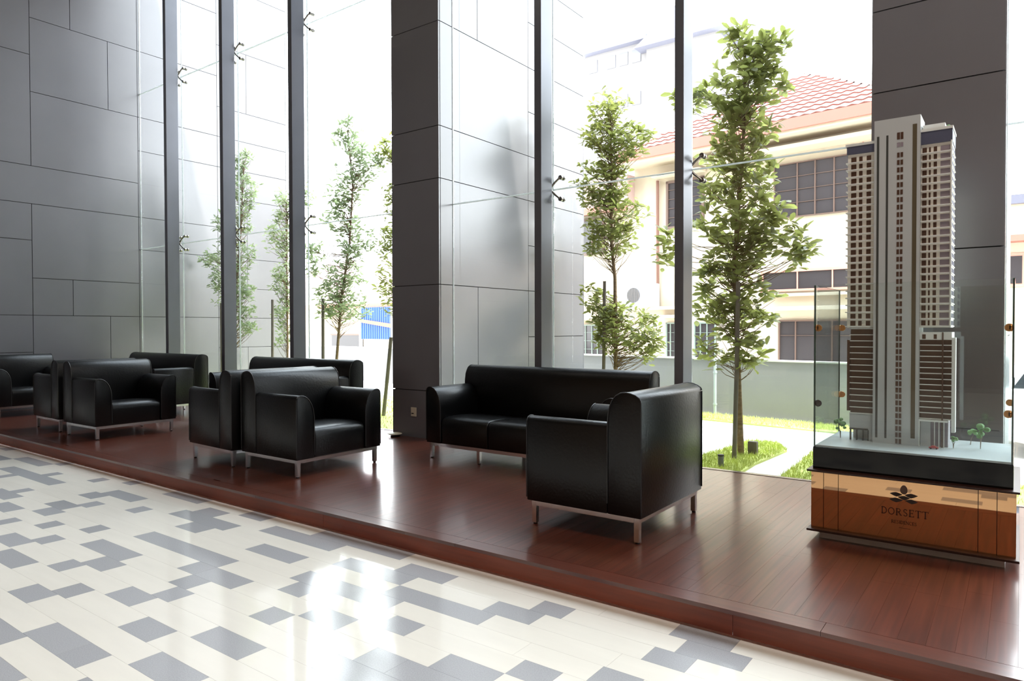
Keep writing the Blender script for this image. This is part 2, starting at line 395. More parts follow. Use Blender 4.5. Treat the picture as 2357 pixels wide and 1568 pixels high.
# ------------------------------------------------------------------ glass wall
JZ = [.07, 2.58, 5.10, 7.3]
def bay(n, x0, x1, jl=True, jr=True):
    root = bpy.data.objects.new('window_%d' % n, None); COL.objects.link(root); root.location = (x0, YG, 0); struct(root)
    W_ = x1-x0
    for a, b in zip(JZ, JZ[1:]):
        g = G(); g.box(.006, W_-.006, 0, .015, a+.006, b-.006)
        g.mi = [0, 0, 0, 0, 0, 0]; obj('glass_pane', g, MT['glass'], root)
    for zj in JZ[1:3]: ubox('silicone_joint', (.006, W_-.006, .001, .014, zj-.006, zj+.006), MT['joint'], root)
    for xj, on in ((0, jl), (W_, jr)):
        if on: ubox('silicone_joint', (xj-.0055, xj+.0055, .001, .014, JZ[0], JZ[-1]), MT['joint'], root)
    ubox('sill_channel', (0, W_, -.02, .03, ZD, ZD+.003), MT['stainless'], root)
POST = [-10.27, -8.77, -7.245, -3.568, -2.204]
bays = [(XW, POST[0]), (POST[0], POST[1]), (POST[1], POST[2]), (POST[2], -5.6), (FX1, POST[3]), (POST[3], POST[4]), (POST[4], PIERX0), (PIERX1, 1.3), (1.3, 2.7), (2.7, XR)]
for i, (a, b) in enumerate(bays): bay(i+1, a, b, True, i not in (0, 1, 2, 4, 5, 7, 8))
PL = ['dark steel glazing post nearest the left clad wall', 'dark steel glazing post second from the left clad wall', 'dark steel glazing post third from the left clad wall, behind the second sofa',
      'dark steel glazing post behind the long sofa, just right of the wide clad pier', 'dark steel glazing post rising behind the nearest armchair']
for px_, lb in zip(POST, PL):
    t = thing('glazing_post', (px_, 5.335, 0), lb, 'post', group='steel posts of the glass wall')
    box('column', (-.0375, .0375, -.09, .095, ZD, ZC), MT['steel'], t, bevel=.004)
    ubox('base_plate', (-.06, .06, -.1, .12, ZD, ZD+.012), MT['steel'], t)
    for zj in JZ[1:3]:
        g = G()
        for sx in (-1, 1):
            for sz in (-1, 1):
                g.tube([(0, .11, zj), (sx*.05, .122, zj+sz*.055), (sx*.1, .135, zj+sz*.1)], [.012, .010, .009], 8)
        g.ball((0, .112, zj), .024, .02, .024, 10, 6)
        sp_ = obj('spider_bracket', g, MT['stainless'], t, smooth=50)
        for sx in (-1, 1):
            for sz in (-1, 1):
                q = G().tube([(sx*.1, .134, zj+sz*.1), (sx*.1, .164, zj+sz*.1)], .021, 12).tube([(sx*.1, .181, zj+sz*.1), (sx*.1, .198, zj+sz*.1)], .021, 12)
                obj('glass_bolt', q, MT['stainless'], sp_, smooth=50)

# ------------------------------------------------------------------ sofas
def rounded(n, cx, cy, rx, ry, a0, a1): return [(cx+rx*math.cos(a0+(a1-a0)*i/n), cy+ry*math.sin(a0+(a1-a0)*i/n)) for i in range(n+1)]
D2 = .3675
def seatset(name, W, seats, label, cat, group):
    t = thing(name, (0, 0, ZD), label, cat, group=group)
    h = W/2; z0 = .142
    back = [(D2, z0), (D2, .765), (.36, .78), (.335, .797), (.305, .806), (.275, .809), (.245, .804), (.216, .787), (.194, .76), (.18, .725), (.172, .68), (.168, .63), (.167, z0)]
    obj('backrest', G().prism(back, -h, h, 'x'), MT['leather'], t, bevel=.007, seg=2, smooth=38)
    for s in (-1, 1):
        pr_ = [(h, z0), (h, .606), (h-.006, .622), (h-.02, .634), (h-.04, .639), (h-.065, .636), (h-.095, .622), (h-.122, .597), (h-.145, .56), (h-.16, .515), (h-.167, .46), (h-.168, z0)]
        obj('armrest', G().prism([(s*a, b) for a, b in pr_], -D2, .1655, 'y'), MT['leather'], t, bevel=.007, seg=2, smooth=38)
    bk = t.children[0]; am = list(t.children[1:3])
    for s in (-1, 1):
        obj('piping', G().tube([(s*(h+.0005), a, b) for a, b in back[1:-1]]+[(s*(h+.0005), .167, .2)], .0035, 5), MT['piping'], bk, smooth=60)
        obj('piping', G().tube([(s*h, D2+.0005, z0+.02), (s*h, D2+.0005, .76)], .0035, 5), MT['piping'], bk, smooth=60)
        obj('piping', G().tube([(s*h, -D2-.0005, z0+.02)]+[(s*a, -D2-.0005, b) for a, b in pr_[1:-1]]+[(s*(h-.168), -D2-.0005, z0+.02)], .0035, 5), MT['piping'], am[0 if s < 0 else 1], smooth=60)
    iw = W-.34; sw = iw/seats
    for i in range(seats):
        a = -iw/2+i*sw+.003; b = a+sw-.006
        top = [(-D2+.008, z0), (-D2+.002, .30), (-D2+.006, .335), (-D2+.02, .358), (-D2+.045, .372), (-D2+.1, .378), (-.1, .377), (.05, .368), (.164, .36), (.164, z0)]
        obj('seat_cushion', G().prism(top, a, b, 'x'), MT['leather'], t, bevel=.014, seg=3, smooth=40)
    g = G(); r = .014; zx = .127
    for s in (-1, 1):
        g.box(-h+.02, h-.02, s*(D2-.035)-r, s*(D2-.035)+r, zx-r, zx+r)
        g.box(s*(h-.034)-r, s*(h-.034)+r, -D2+.05, D2-.05, zx-r, zx+r)
    obj('base_rail', g, MT['chrome'], t)
    xs = [-h+.036, h-.036] if W < 1.3 else [-h+.036, -.374, .374, h-.036]
    for lx in xs:
        for ly in (-D2+.037, D2-.037):
            lg = box('leg', (lx-.0145, lx+.0145, ly-.0145, ly+.0145, .01, zx-r), MT['chrome'], t)
            obj('foot_glide', G().tube([(lx, ly, 0), (lx, ly, .01)], .012, 10), MT['rubber'], lg)
    return t
GA = 'black leather armchairs on the platform'; GS = 'long black leather sofas facing the lobby'
chair = seatset('armchair', .86, 1, 'nearest black leather armchair, showing its back and side, right of the long sofa', 'armchair', GA)
chair.location = (-1.968, 3.745, ZD); chair.rotation_euler.z = -PI/2
for x, y, r, lb in ((-4.82, 3.69, 90, 'black leather armchair facing right, front one of the middle back-to-back pair'),
                    (-5.60, 3.66, -93, 'black leather armchair facing left, rear one of the middle back-to-back pair'),
                    (-8.08, 3.6, 91, 'black leather armchair facing right, front one of the far left back-to-back pair'),
                    (-9.03, 3.63, -91, 'black leather armchair facing left, rear one of the far left back-to-back pair'),
                    (-11.07, 3.66, 90, 'black leather armchair against the left clad wall, cut by the frame edge')):
    c = dup(chair); c.location = (x, y, ZD); c.rotation_euler.z = math.radians(r); c['label'] = lb
sofa = seatset('sofa', 1.90, 3, 'long black leather sofa in front of the wide clad pier, nearest of the three sofas', 'sofa', GS)
sofa.location = (-3.315, 4.865, ZD)
for x, y, lb in ((-6.88, 4.865, 'long black leather sofa behind the middle armchair pair, second of the three sofas'), (-10.08, 4.865, 'long black leather sofa behind the far left armchair pair, farthest of the three sofas')):
    c = dup(sofa); c.location = (x, y, ZD); c['label'] = lb

# ------------------------------------------------------------------ building model on its plinth
t = thing('display_plinth', (-.465, 4.37, ZD), 'bronze mirror plinth with dark trims and black top carrying the tower model', 'plinth')
px0, px1, py0, py1 = -.465, .465, -.37, .37
box('skirting', (-.415, .415, -.325, .30, 0, .042), MT['white'], t)
box('bottom_trim', (-.472, .472, -.375, .375, .042, .054), MT['trimwood'], t, bevel=.002)
box('carcass', (-.448, .448, -.33, .335, .054, .368), MT['trimwood'], t)
xs_ = [-.455, -.392, -.318, .308, .383, .458]
for a, b in zip(xs_, xs_[1:]):
    box('mirror_panel', (a+.0015, b-.0015, -.34, -.33, .054, .368), MT['gold'], t)
for s in (-1, 1): box('mirror_panel', ((-.458, -.448) if s < 0 else (.448, .458))+(-.329, .335, .054, .368), MT['gold'], t)
box('top_trim', (-.472, .472, -.375, .375, .368, .379), MT['trimwood'], t, bevel=.002)
box('black_base', (-.452, .446, -.322, .335, .379, .497), MT['black_gloss'], t, bevel=.002)
box('model_ground', (-.44, .436, -.31, .325, .497, .507), MT['m_ground'], t)
# emblem and lettering on the mirror front
EY = -.3405
def flat(g, pts, th=.0015): g.prism(pts, EY-th, EY, 'y'); return g
E0 = lambda x, z: (x+.465, z-ZD)
egg = [E0(-.4735+.0165*math.sin(a)*(1-.12*math.cos(a)), .435+.0235*math.cos(a)) for a in [2*PI*i/24 for i in range(24)]]
obj('emblem_bud', flat(G(), egg), MT['bud'], t)
def lens(l, tp, r, b):
    def q(p0, p1): return [(p0[0]+(p1[0]-p0[0])*s, p0[1]+(p1[1]-p0[1])*s+.004*math.sin(PI*s)*(1 if p1[0] > p0[0] else -1)*.35) for s in (0, .25, .5, .75)]
    return [E0(*p) for p in q(l, tp)+q(tp, r)+q(r, b)+q(b, l)]
g = G()
for L4 in (((-.5375, .4098), (-.509, .4188), (-.480, .4085), (-.507, .3965)), ((-.4696, .4090), (-.4418, .4189), (-.4106, .4106), (-.4417, .3955)), ((-.5014, .3955), (-.4714, .4035), (-.4455, .3944), (-.4713, .3826)),
           ((-.5392, .3793), (-.5120, .3898), (-.4770, .3803), (-.5087, .3665)), ((-.4680, .3802), (-.4400, .3896), (-.4104, .3789), (-.4378, .3663))): flat(g, lens(*L4))
obj('emblem_lattice', g, MT['emblem'], t)
def arc(cx, cy, rx, ry, a0, a1, n=10): return [(cx+rx*math.cos(math.radians(a0+(a1-a0)*i/n)), cy+ry*math.sin(math.radians(a0+(a1-a0)*i/n))) for i in range(n+1)]
K, T_ = .15, .07
GL = {'D': (.78, [([(.16, 0), (.16, 1)], K), ([(.05, .965), (.3, .965)], T_), ([(.05, .035), (.3, .035)], T_), (arc(.28, .5, .42, .465, 90, -90), .11)]),
 'O': (.86, [(arc(.43, .5, .36, .465, 0, 360, 20), .1)]),
 'R': (.82, [([(.16, 0), (.16, 1)], K), ([(.05, .965), (.35, .965)], T_), ([(.04, .035), (.28, .035)], T_), (arc(.34, .74, .25, .225, 90, -90, 8), .1), ([(.16, .5), (.36, .5)], T_), ([(.38, .5), (.68, .03)], .13), ([(.62, .035), (.8, .035)], T_)]),
 'S': (.62, [(arc(.31, .74, .2, .225, 20, 270, 10), .09), (arc(.31, .26, .21, .225, 90, -160, 10), .1)]),
 'E': (.7, [([(.16, 0), (.16, 1)], K), ([(.05, .965), (.6, .965)], T_), ([(.05, .035), (.62, .035)], T_), ([(.16, .51), (.48, .51)], T_), ([(.6, 1), (.6, .82)], T_), ([(.62, 0), (.62, .2)], T_), ([(.48, .6), (.48, .42)], .05)]),
 'T': (.76, [([(.38, 0), (.38, 1)], K), ([(.04, .965), (.72, .965)], T_), ([(.04, 1), (.04, .8)], .05), ([(.72, 1), (.72, .8)], .05), ([(.25, .035), (.51, .035)], T_)]),
 'I': (.4, [([(.2, 0), (.2, 1)], K), ([(.08, .965), (.32, .965)], T_), ([(.08, .035), (.32, .035)], T_)]),
 'N': (.86, [([(.14, 0), (.14, 1)], .08), ([(.7, 0), (.7, 1)], .08), ([(.14, 1), (.7, 0)], K), ([(.04, .965), (.2, .965)], T_), ([(.6, .965), (.82, .965)], T_), ([(.04, .035), (.26, .035)], T_)]),
 'C': (.76, [(arc(.42, .5, .34, .465, 45, 315, 14), .1)])}
def word(txt, x0, x1, zb, h):
    """letters of height h from x0 to x1 with the baseline at zb, tracked evenly"""
    wd = [GL[c][0]*h for c in txt]; gap = ((x1-x0)-sum(wd))/max(1, len(txt)-1); x = x0; g = G()
    for c, ww in zip(txt, wd):
        for pts, th in GL[c][1]:
            pts = [(x+a*h, zb+b*h) for a, b in pts]; th = th*h/2
            for (ax, az), (bx, bz) in zip(pts, pts[1:]):
                d = math.hypot(bx-ax, bz-az) or 1; ux, uz = (bx-ax)/d, (bz-az)/d
                q = [(ax-ux*th*.3-uz*th, az-uz*th*.3+ux*th), (ax-ux*th*.3+uz*th, az-uz*th*.3-ux*th), (bx+ux*th*.3+uz*th, bz+uz*th*.3-ux*th), (bx+ux*th*.3-uz*th, bz+uz*th*.3+ux*th)]
                flat(g, [E0(*p) for p in q], .0012)
        x += ww+gap
    return g
obj('lettering', word('DORSETT', -.5770, -.3640, .3000, .0362), MT['ink'], t)
obj('small_lettering', word('RESIDENCES', -.530, -.4145, .2575, .0165), MT['ink'], t)
obj('rule_line', flat(G(), [E0(-.4948, .2365), E0(-.4425, .2365), E0(-.4425, .2378), E0(-.4948, .2378)]), MT['ink'], t)

# tower
Q = 1.026
tw = thing('tower_model', (-.53, 4.36, .622), 'tall architectural model of a twin-winged grey and beige tower standing on the plinth', 'model')
def tx(x): return x*Q+.53
def tz(z): return 1.262+(z-1.262)*Q-.622
def tb(name, x0, x1, y0, y1, z0, z1, m): return box(name, (tx(x0), tx(x1), y0, y1, max(0, tz(z0)), tz(z1)), MT[m], tw)
TB = .615
# central slab with grooves
tb('core_slab', -.648, -.430, -.035, .16, TB, 2.392, 'm_grey')
for a, b in ((-.635, -.624), (-.590, -.580)): ubox('groove', (tx(a), tx(b), -.0365, -.03, .03, tz(2.305)), MT['m_dark'], tw)
ubox('olive_strip', (tx(-.466), tx(-.446), -.0365, -.03, .04, tz(2.345)), MT['m_olive'], tw)
def win(x0, x1, z0, z1, y, m): ubox('model_window', (tx(x0), tx(x1), y-.002, y+.004, tz(z0), tz(z1)), MT[m], tw)
z = 2.30
win(-.539, -.525, 2.275, 2.312, -.035, 'm_brown'); win(-.522, -.509, 2.275, 2.312, -.035, 'm_brown')
win(-.539, -.525, 2.235, 2.258, -.035, 'm_mauve'); win(-.522, -.509, 2.235, 2.258, -.035, 'm_mauve')
z = 2.205
while z > .66:
    for a, b in ((-.538, -.526), (-.522, -.510)): win(a, b, z-.026, z, -.035, 'm_brown')
    z -= .0398 if z > 1.3 else .0345
# wings
NF = 24; ZT, ZB_ = 2.212, 1.272
def wing(x0, x1, wins, top, yb):
    tb('wing_body', x0, x1, 0, yb, 1.268, top, 'm_beige')
    ph = (ZT+.012-ZB_)/NF
    for i in range(NF):
        zf = ZB_+i*ph
        ubox('floor_ledge', (tx(x0)-.008, tx(x1)+.004, -.014, yb+.008, tz(zf), tz(zf)+.0058), MT['m_white'], tw)
        for a, b, m in wins: win(a, b, zf+.0075, zf+.034, 0, m)
    tb('parapet_band', x0-.004, x1+.003, -.012, yb+.004, 2.235, top-.012, 'm_navy')
    tb('roof_slab', x0-.01, x1+.006, -.016, yb+.01, top-.012, top+.002, 'm_white')
wing(-.785, -.648, [(-.768, -.742, 'm_brown'), (-.728, -.711, 'm_brown'), (-.690, -.668, 'm_brown')], 2.29, .19)
wing(-.430, -.292, [(-.424, -.404, 'm_brown'), (-.394, -.386, 'm_brown'), (-.373, -.358, 'm_brown'), (-.342, -.300, 'm_mauve')], 2.312, .2)
ubox('corner_fin', (tx(-.296), tx(-.290), -.016, .0, tz(1.268), tz(2.24)), MT['m_white'], tw)
ph = (ZT+.012-ZB_)/NF
for i in range(NF):
    zf = ZB_+i*ph
    for ya in (.03, .09, .15): ubox('model_window', (tx(-.292)-.002, tx(-.292)+.002, ya, ya+.035, tz(zf+.008), tz(zf+.031)), MT['m_navy'], tw)
ubox('roof_box', (tx(-.425), tx(-.325), .03, .15, tz(2.31), tz(2.345)), MT['m_white'], tw)
obj('roof_dome', G().ball((tx(-.312), .05, tz(2.318)), .014, .014, .018), MT['m_tree'], tw, smooth=60)
obj('roof_tent', G().prism([(tx(-.728), tz(2.291)), (tx(-.700), tz(2.291)), (tx(-.714), tz(2.308))], .03, .08, 'y'), MT['m_red'], tw)
# louvred car park storeys below the wings
def park(x0, x1, zt, zb, n, yb):
    tb('car_park_body', x0, x1, .012, yb, zb, zt, 'm_brown')
    for i in range(n+1):
        zf = zb+(zt-zb)*i/n
        ubox('floor_ledge', (tx(x0)-.002, tx(x1)+.002, -.004, yb, tz(zf)-.0022, tz(zf)+.0022), MT['m_white'], tw)
park(-.768, -.648, 1.262, .79, 14, .18)
tb('left_podium', -.770, -.648, 0, .16, .700, .788, 'm_grey')
tb('arcade_lintel', -.770, -.675, -.004, .02, .697, .706, 'm_dark')
for a in (-.769, -.737, -.705, -.678): tb('arcade_pier', a, a+.006, 0, .02, TB, .70, 'm_dark')
tb('left_podium', -.672, -.648, 0, .16, TB, .70, 'm_grey')
tb('podium_back', -.768, -.674, .10, .16, TB, .70, 'm_white')
for b in ((-.786, -.770, .01, .16, .80, 1.20),): tb('side_balcony_stack', *b, 'm_brown')
tb('terrace', -.43, -.285, -.006, .17, 1.205, 1.243, 'm_white')
for a, b in ((-.418, -.402), (-.366, -.352)): win(a, b, 1.208, 1.232, -.006, 'm_brown')
park(-.43, -.285, 1.205, .785, 14, .18)
tb('brown_column', -.328, -.322, -.014, 0, TB, 1.243, 'm_brown')
tb('white_fin', -.285, -.268, -.01, .05, .72, 1.215, 'm_white')
tb('entrance_frame', -.43, -.30, -.03, .0, .772, .780, 'm_white')
tb('entrance_post', -.43, -.424, -.03, -.024, TB, .772, 'm_white')
tb('entrance_block', -.424, -.378, 0, .15, TB, .785, 'm_grey')
tb('entrance_glass', -.378, -.30, .01, .15, TB, .785, 'm_mauve')
for a in (-.36, -.34, -.318): tb('entrance_post', a, a+.004, -.02, -.016, TB, .772, 'm_white')
# miniature trees and car
def mini_tree(x, y, s, label, seed, split=False):
    r = random.Random(seed); tt = thing('miniature_tree', (x, y, .622), label, 'model tree', group='miniature trees of the tower model')
    g = G()
    for i in range(3):
        a = r.uniform(0, 6.28); g.tube([(0, 0, 0), (.004*math.cos(a)*s, .004*math.sin(a)*s, .04*s), (.022*math.cos(a)*s, .022*math.sin(a)*s, .075*s)], [.0022, .0016, .0008], 5)
    obj('trunk', g, MT['m_trunk'], tt)
    for i in range(9):
        a = r.uniform(0, 6.28); d = r.uniform(0, .03)*s; q = r.uniform(.010, .018)*s
        obj('foliage_tuft', G().ball((d*math.cos(a), d*math.sin(a), (.075+r.uniform(-.02, .035))*s), q, q, q*.8, 7, 5), MT['m_tree'], tt)
    return tt
mini_tree(-.165, 4.42, 1.15, 'largest miniature tree, right of the tower model under the glass', 1)
mini_tree(-.215, 4.55, .8, 'small miniature tree just left of and behind the largest one', 2)
mini_tree(-.845, 4.40, 1.0, 'miniature tree left of the tower model behind the left glass', 3)
mini_tree(-.282, 4.36, .55, 'tiny miniature tree at the right foot of the tower model', 4)
mc = thing('miniature_car', (-.365, 4.27, .622), 'tiny red model car parked before the tower entrance', 'model car', rot=.1)
obj('body', G().prism([(-.022, .004), (-.022, .01), (-.014, .012), (-.009, .018), (.008, .018), (.014, .012), (.022, .01), (.022, .004)], -.008, .008, 'y'), MT['m_red'], mc, bevel=.001)
for sx in (-.013, .013):
    for sy in (-.008, .008): obj('wheel', G().tube([(sx, sy-.001, .004), (sx, sy+.001, .004)], .004, 8), MT['rubber'], mc)
# open-topped glass case around the model
gc_ = thing('glass_case', (-.465, 4.37, .612), 'open-topped clear glass case with brass clips around the foot of the tower model', 'glass case')
def pane(b, thin):
    g = G().box(*b); g.mi = [1]*6
    for i in ((2, 4) if thin == 'y' else (3, 5)): g.mi[i] = 0
    obj('glass_pane', g, [MT['caseglass'], MT['glassedge']], gc_)
gx0, gx1, gy0, gy1, gz = -.450, .444, -.320, .333, .89
pane((gx0, gx1, gy0, gy0+.008, .0, gz), 'y'); pane((gx0, gx1, gy1-.008, gy1, .0, gz), 'y')
pane((gx0, gx0+.008, gy0+.009, gy1-.009, .0, gz), 'x'); pane((gx1-.008, gx1, gy0+.009, gy1-.009, .0, gz), 'x')
for x, s in ((gx0, 1), (gx1, -1)):
    for y, q in ((gy0, 1), (gy1, -1)):
        for z, m in ((.655, 'clip'), (.24, 'clipdark' if (s > 0 and q > 0) else 'clip')):
            g = G().tube([(x+s*.021, y+q*.009, z), (x+s*.021, y+q*.014, z)], .019, 14).tube([(x+s*.009, y+q*.021, z), (x+s*.014, y+q*.021, z)], .019, 14).box(*sorted((x+s*.009, x+s*.021)), *sorted((y+q*.009, y+q*.021)), z-.010, z+.010)
            obj('corner_clip', g, MT[m], gc_, smooth=40)

# ------------------------------------------------------------------ small fittings
t = thing('wall_socket', (-5.197, FY0, .384), 'small cream switch plate low on the wide clad pier', 'socket')
box('face_plate', (-.039, .039, -.008, 0, -.048, .048), MT['plate'], t, bevel=.003)
box('socket_slot', (-.028, .004, -.010, -.006, -.022, -.012), MT['rubber'], t)
t = thing('floor_lamp_disc', (-5.39, 5.20, ZD), 'low round cream disc fitting on the platform at the foot of the wide clad pier', 'floor fitting')
obj('base', G().tube([(0, 0, 0), (0, 0, .012)], .05, 20), MT['rubber'], t)
obj('disc_cover', G().ball((0, 0, .03), .075, .075, .014, 20, 8), MT['plate'], t, smooth=60)
obj('neck', G().tube([(0, 0, .012), (0, 0, .03)], .02, 12), MT['stainless'], t)

# ------------------------------------------------------------------ outside
struct(box('floor_outside', (-40, -.07, PY1+.05, 8.2, -.3, -.02), MT['paving']))
struct(box('floor_garden', (-40, -.9, 8.2, 60, -.3, -.02), MT['paving']))
struct(box('floor_verge', (-.07, 20, PY1+.05, 7.4, -.8, -.02), MT['paving']))
struct(box('floor_driveway', (-.07, 20, 7.4, 8.2, -.9, -.46), MT['asphalt']))
struct(box('floor_yard', (-.9, 20, 8.2, 60, -.9, -.46), MT['asphalt']))
def lawn(pts, label, n, seed):
    o = tag(obj('lawn', G().prism(pts, -.02, .0, 'z'), MT['grass']), label, 'lawn')
    r = random.Random(seed); g = G(); xs = [p[0] for p in pts]; ys = [p[1] for p in pts]
    def inside(x, y):
        c = False
        for (ax, ay), (bx, by) in zip(pts, pts[1:]+pts[:1]):
            if (ay > y) != (by > y) and x < (bx-ax)*(y-ay)/(by-ay)+ax: c = not c
        return c
    k = 0; tries = 0
    while k < n and tries < n*6:
        tries += 1
        x, y = r.uniform(min(xs), max(xs)), r.uniform(min(ys), max(ys))
        if not inside(x, y): continue
        a = r.uniform(0, 6.28); h = r.uniform(.02, .05); w_ = .004; dx, dy = math.cos(a)*w_, math.sin(a)*w_; lx, ly = r.uniform(-.02, .02), r.uniform(-.02, .02)
        g.add([(x-dx, y-dy, 0), (x+dx, y+dy, 0), (x+lx, y+ly, h)], [(0, 1, 2)]); k += 1
    b = obj('grass_blades', g, MT['grass'], o); b['kind'] = 'stuff'
lawn([(-2.75, 5.6), (-1.99, 5.6), (-1.97, 6.0), (-1.99, 6.55), (-1.94, 7.45), (-2.15, 7.9), (-2.47, 7.85), (-2.52, 6.9), (-2.62, 6.3)], 'small green lawn island around the nearest tree and its stake', 5000, 1)
lawn([(-1.63, 5.6), (-.85, 5.6), (-.85, 8.1), (-1.55, 8.1), (-1.72, 7.6), (-1.66, 6.6)], 'green lawn right of the pale path, beside the plinth', 5000, 2)
lawn([(-4.8, 9.55), (-1.0, 8.95), (-1.0, 9.60), (-4.8, 10.15)], 'thin strip of grass at the foot of the grey boundary wall', 5000, 3)
lawn([(-11.5, 5.9), (-5.6, 5.9), (-5.6, 8.6), (-11.5, 9.4)], 'lawn under the left row of young trees', 6000, 4)
lawn([(-4.75, 6.1), (-3.0, 6.1), (-2.95, 6.9), (-3.6, 8.0), (-4.75, 8.2)], 'lawn behind the long sofa beside the wide pier', 3000, 5)
lawn([(-.05, 5.62), (3.5, 5.62), (3.5, 6.9), (-.05, 6.9)], 'grass verge at the right edge beside the driveway', 2500, 6)
# boundary wall
bw = thing('boundary_wall', (-3.77, 10.1, 0), 'low grey painted boundary wall with pale coping across the garden', 'wall', rot=math.atan(-.168))
box('wall_body', (-12.5, 2.82, 0, .16, -.3, .80), MT['fence'], bw)
box('coping', (-12.5, 2.82, -.015, .175, .80, .82), MT['coping'], bw)
t = thing('wall_downpipe', (-3.62, 9.97, 0), 'pale downpipe standing against the grey boundary wall', 'pipe')
obj('pipe', G().tube([(0, 0, -.02), (0, 0, .8)], .022, 10), MT['whitepipe'], t, smooth=50)
for z in (.15, .62): obj('pipe_band', G().tube([(0, 0, z-.012), (0, 0, z+.012)], .03, 10), MT['whitepipe'], t, smooth=50)
# stakes and lights in the lawn
for nm, a, b, r_, lb in (('tree_stake', (-2.235, 6.684, -.02), (-2.2, 6.68, 1.72), .023, 'grey stake left of the nearest tree trunk'), ('tree_stake', (-4.14, 7.5, -.02), (-4.11, 7.5, 1.85), .022, 'stake before the round-crowned tree behind the long sofa'),
        ('tree_stake', (-11.0, 6.55, 0), (-11.0, 6.55, 1.72), .022, 'stake left of the leftmost tree'), ('tree_stake', (-9.78, 6.7, 0), (-9.75, 6.7, 1.75), .022, 'stake beside the second tree from the left'),
        ('tree_stake', (-8.5, 6.7, 0), (-8.48, 6.7, 1.73), .024, 'stake beside the tall loose tree left of the wide pier'), ('tree_stake', (-7.50, 7.0, -.02), (-7.33, 7.0, 1.15), .028, 'slanting stake close to the left edge of the wide pier')):
    o = tag(obj(nm, G().tube([a, ((a[0]+b[0])/2+.004, a[1], (a[2]+b[2])/2), b], [r_, r_*.97, r_*.92], 8), MT['stake'], smooth=50), lb, 'stake', 'tree stakes in the garden')
t = thing('bollard_light', (-2.196, 6.2, -.02), 'short dark garden bollard light in the lawn island', 'bollard light')
obj('post', G().tube([(0, 0, 0), (0, 0, .12)], .026, 14), MT['steel'], t, smooth=50)
obj('cap', G().tube([(0, 0, .12), (0, 0, .132)], .029, 14), MT['rubber'], t, smooth=50)
tag(box('junction_box', (-2.20, -2.11, 6.98, 7.04, -.02, .13), MT['stake'], bevel=.006), 'small grey box behind the nearest tree trunk', 'box')

# trees
LV = []
def leaf_geo(L, W_):
    """pointed oval leaf folded along its midrib: 8 triangles"""
    v = [(0, 0, 0), (L*.28, W_*.36, .03*L), (L*.66, W_*.5, .02*L), (L*.92, W_*.24, -.05*L), (L, 0, -.08*L), (L*.92, -W_*.24, -.05*L), (L*.66, -W_*.5, .02*L), (L*.28, -W_*.36, .03*L), (L*.3, 0, -.02*L), (L*.68, 0, -.04*L)]
    f = [(0, 8, 1), (1, 8, 9, 2), (2, 9, 4, 3), (0, 7, 8), (7, 6, 9, 8), (6, 5, 4, 9)]
    return v, f
def tree(name, label, trunk, crown, L, W_, n_cl, per, m, seed, own=0, trunk_r=.03, depth=.8):
    r = random.Random(seed); base = Vector(trunk[0])
    t = thing(name, base, label, 'tree')
    P = [Vector(p)-base for p in trunk]
    rad = [trunk_r*(1-.72*i/(len(P)-1)) for i in range(len(P))]
    obj('trunk', G().tube(P, rad, 9), MT['bark'], t, smooth=60)
    tot = sum(a*b for _, _, a, b in crown); cl = []
    for cx, cz, rx, rz in crown:
        k = max(3, int(n_cl*rx*rz/tot))
        for _ in range(k):
            while True:
                u, v_, w_ = r.uniform(-1, 1), r.uniform(-1, 1), r.uniform(-1, 1)
                if u*u+v_*v_+w_*w_ < 1: break
            cl.append(Vector((cx, trunk[0][1], cz))-base+Vector((u*rx*.93, v_*min(rx, .5)*depth, w_*rz*.93)))
    gb = G(); mats = []
    for c in cl:
        zt = max(P[1].z*.9, c.z-r.uniform(.1, .35)); 
        for a, b in zip(P, P[1:]):
            if a.z <= zt <= b.z: s = a.lerp(b, (zt-a.z)/max(1e-5, b.z-a.z)); break
        else: s = P[-1] if zt > P[-1].z else P[1]
        mid = s.lerp(c, .55)+Vector((0, 0, -.03))
        gb.tube([s, mid, c], [.005, .0032, .0015], 4, False)
        a0 = r.uniform(0, 6.28)
        for i in range(per):
            a = a0+i*2.4+r.uniform(-.4, .4); el = r.uniform(-.45, .9)
            sc = r.uniform(.7, 1.15)
            mats.append((Matrix.Translation(c+Vector((r.uniform(-.03, .03), r.uniform(-.03, .03), r.uniform(-.05, .05)))) @ Matrix.Rotation(a, 4, 'Z') @ Matrix.Rotation(-el, 4, 'Y') @ Matrix.Rotation(r.uniform(-.9, .9), 4, 'X'), sc))
    obj('branches', gb, MT['bark'], t)
    r.shuffle(mats); v, f = leaf_geo(L, W_)
    if own:
        lm = G().add(v, f).mesh('leaf', MT[m])
        for mx, sc in mats[:own]:
            o = link('leaf', lm, t); o.matrix_local = mx @ Matrix.Scale(sc, 4)
    g = G()
    for mx, sc in mats[own:]: g.add([mx @ (Vector(p)*sc) for p in v], f)
    o = obj('foliage', g, MT[m], t); o['kind'] = 'stuff'
T1 = [(-2.24, 4.08, .22, .22), (-2.05, 3.91, .26, .26), (-2.22, 3.67, .43, .3), (-2.76, 3.65, .27, .16), (-2.24, 3.28, .41, .35), (-2.33, 2.86, .44, .35), (-2.28, 2.42, .5, .35), (-1.9, 2.13, .4, .23), (-1.7, 1.95, .17, .17), (-2.37, 1.95, .37, .31), (-2.55, 1.56, .22, .4), (-2.19, 1.47, .37, .3), (-2.28, 1.03, .44, .2), (-3.05, 2.12, .14, .2)]
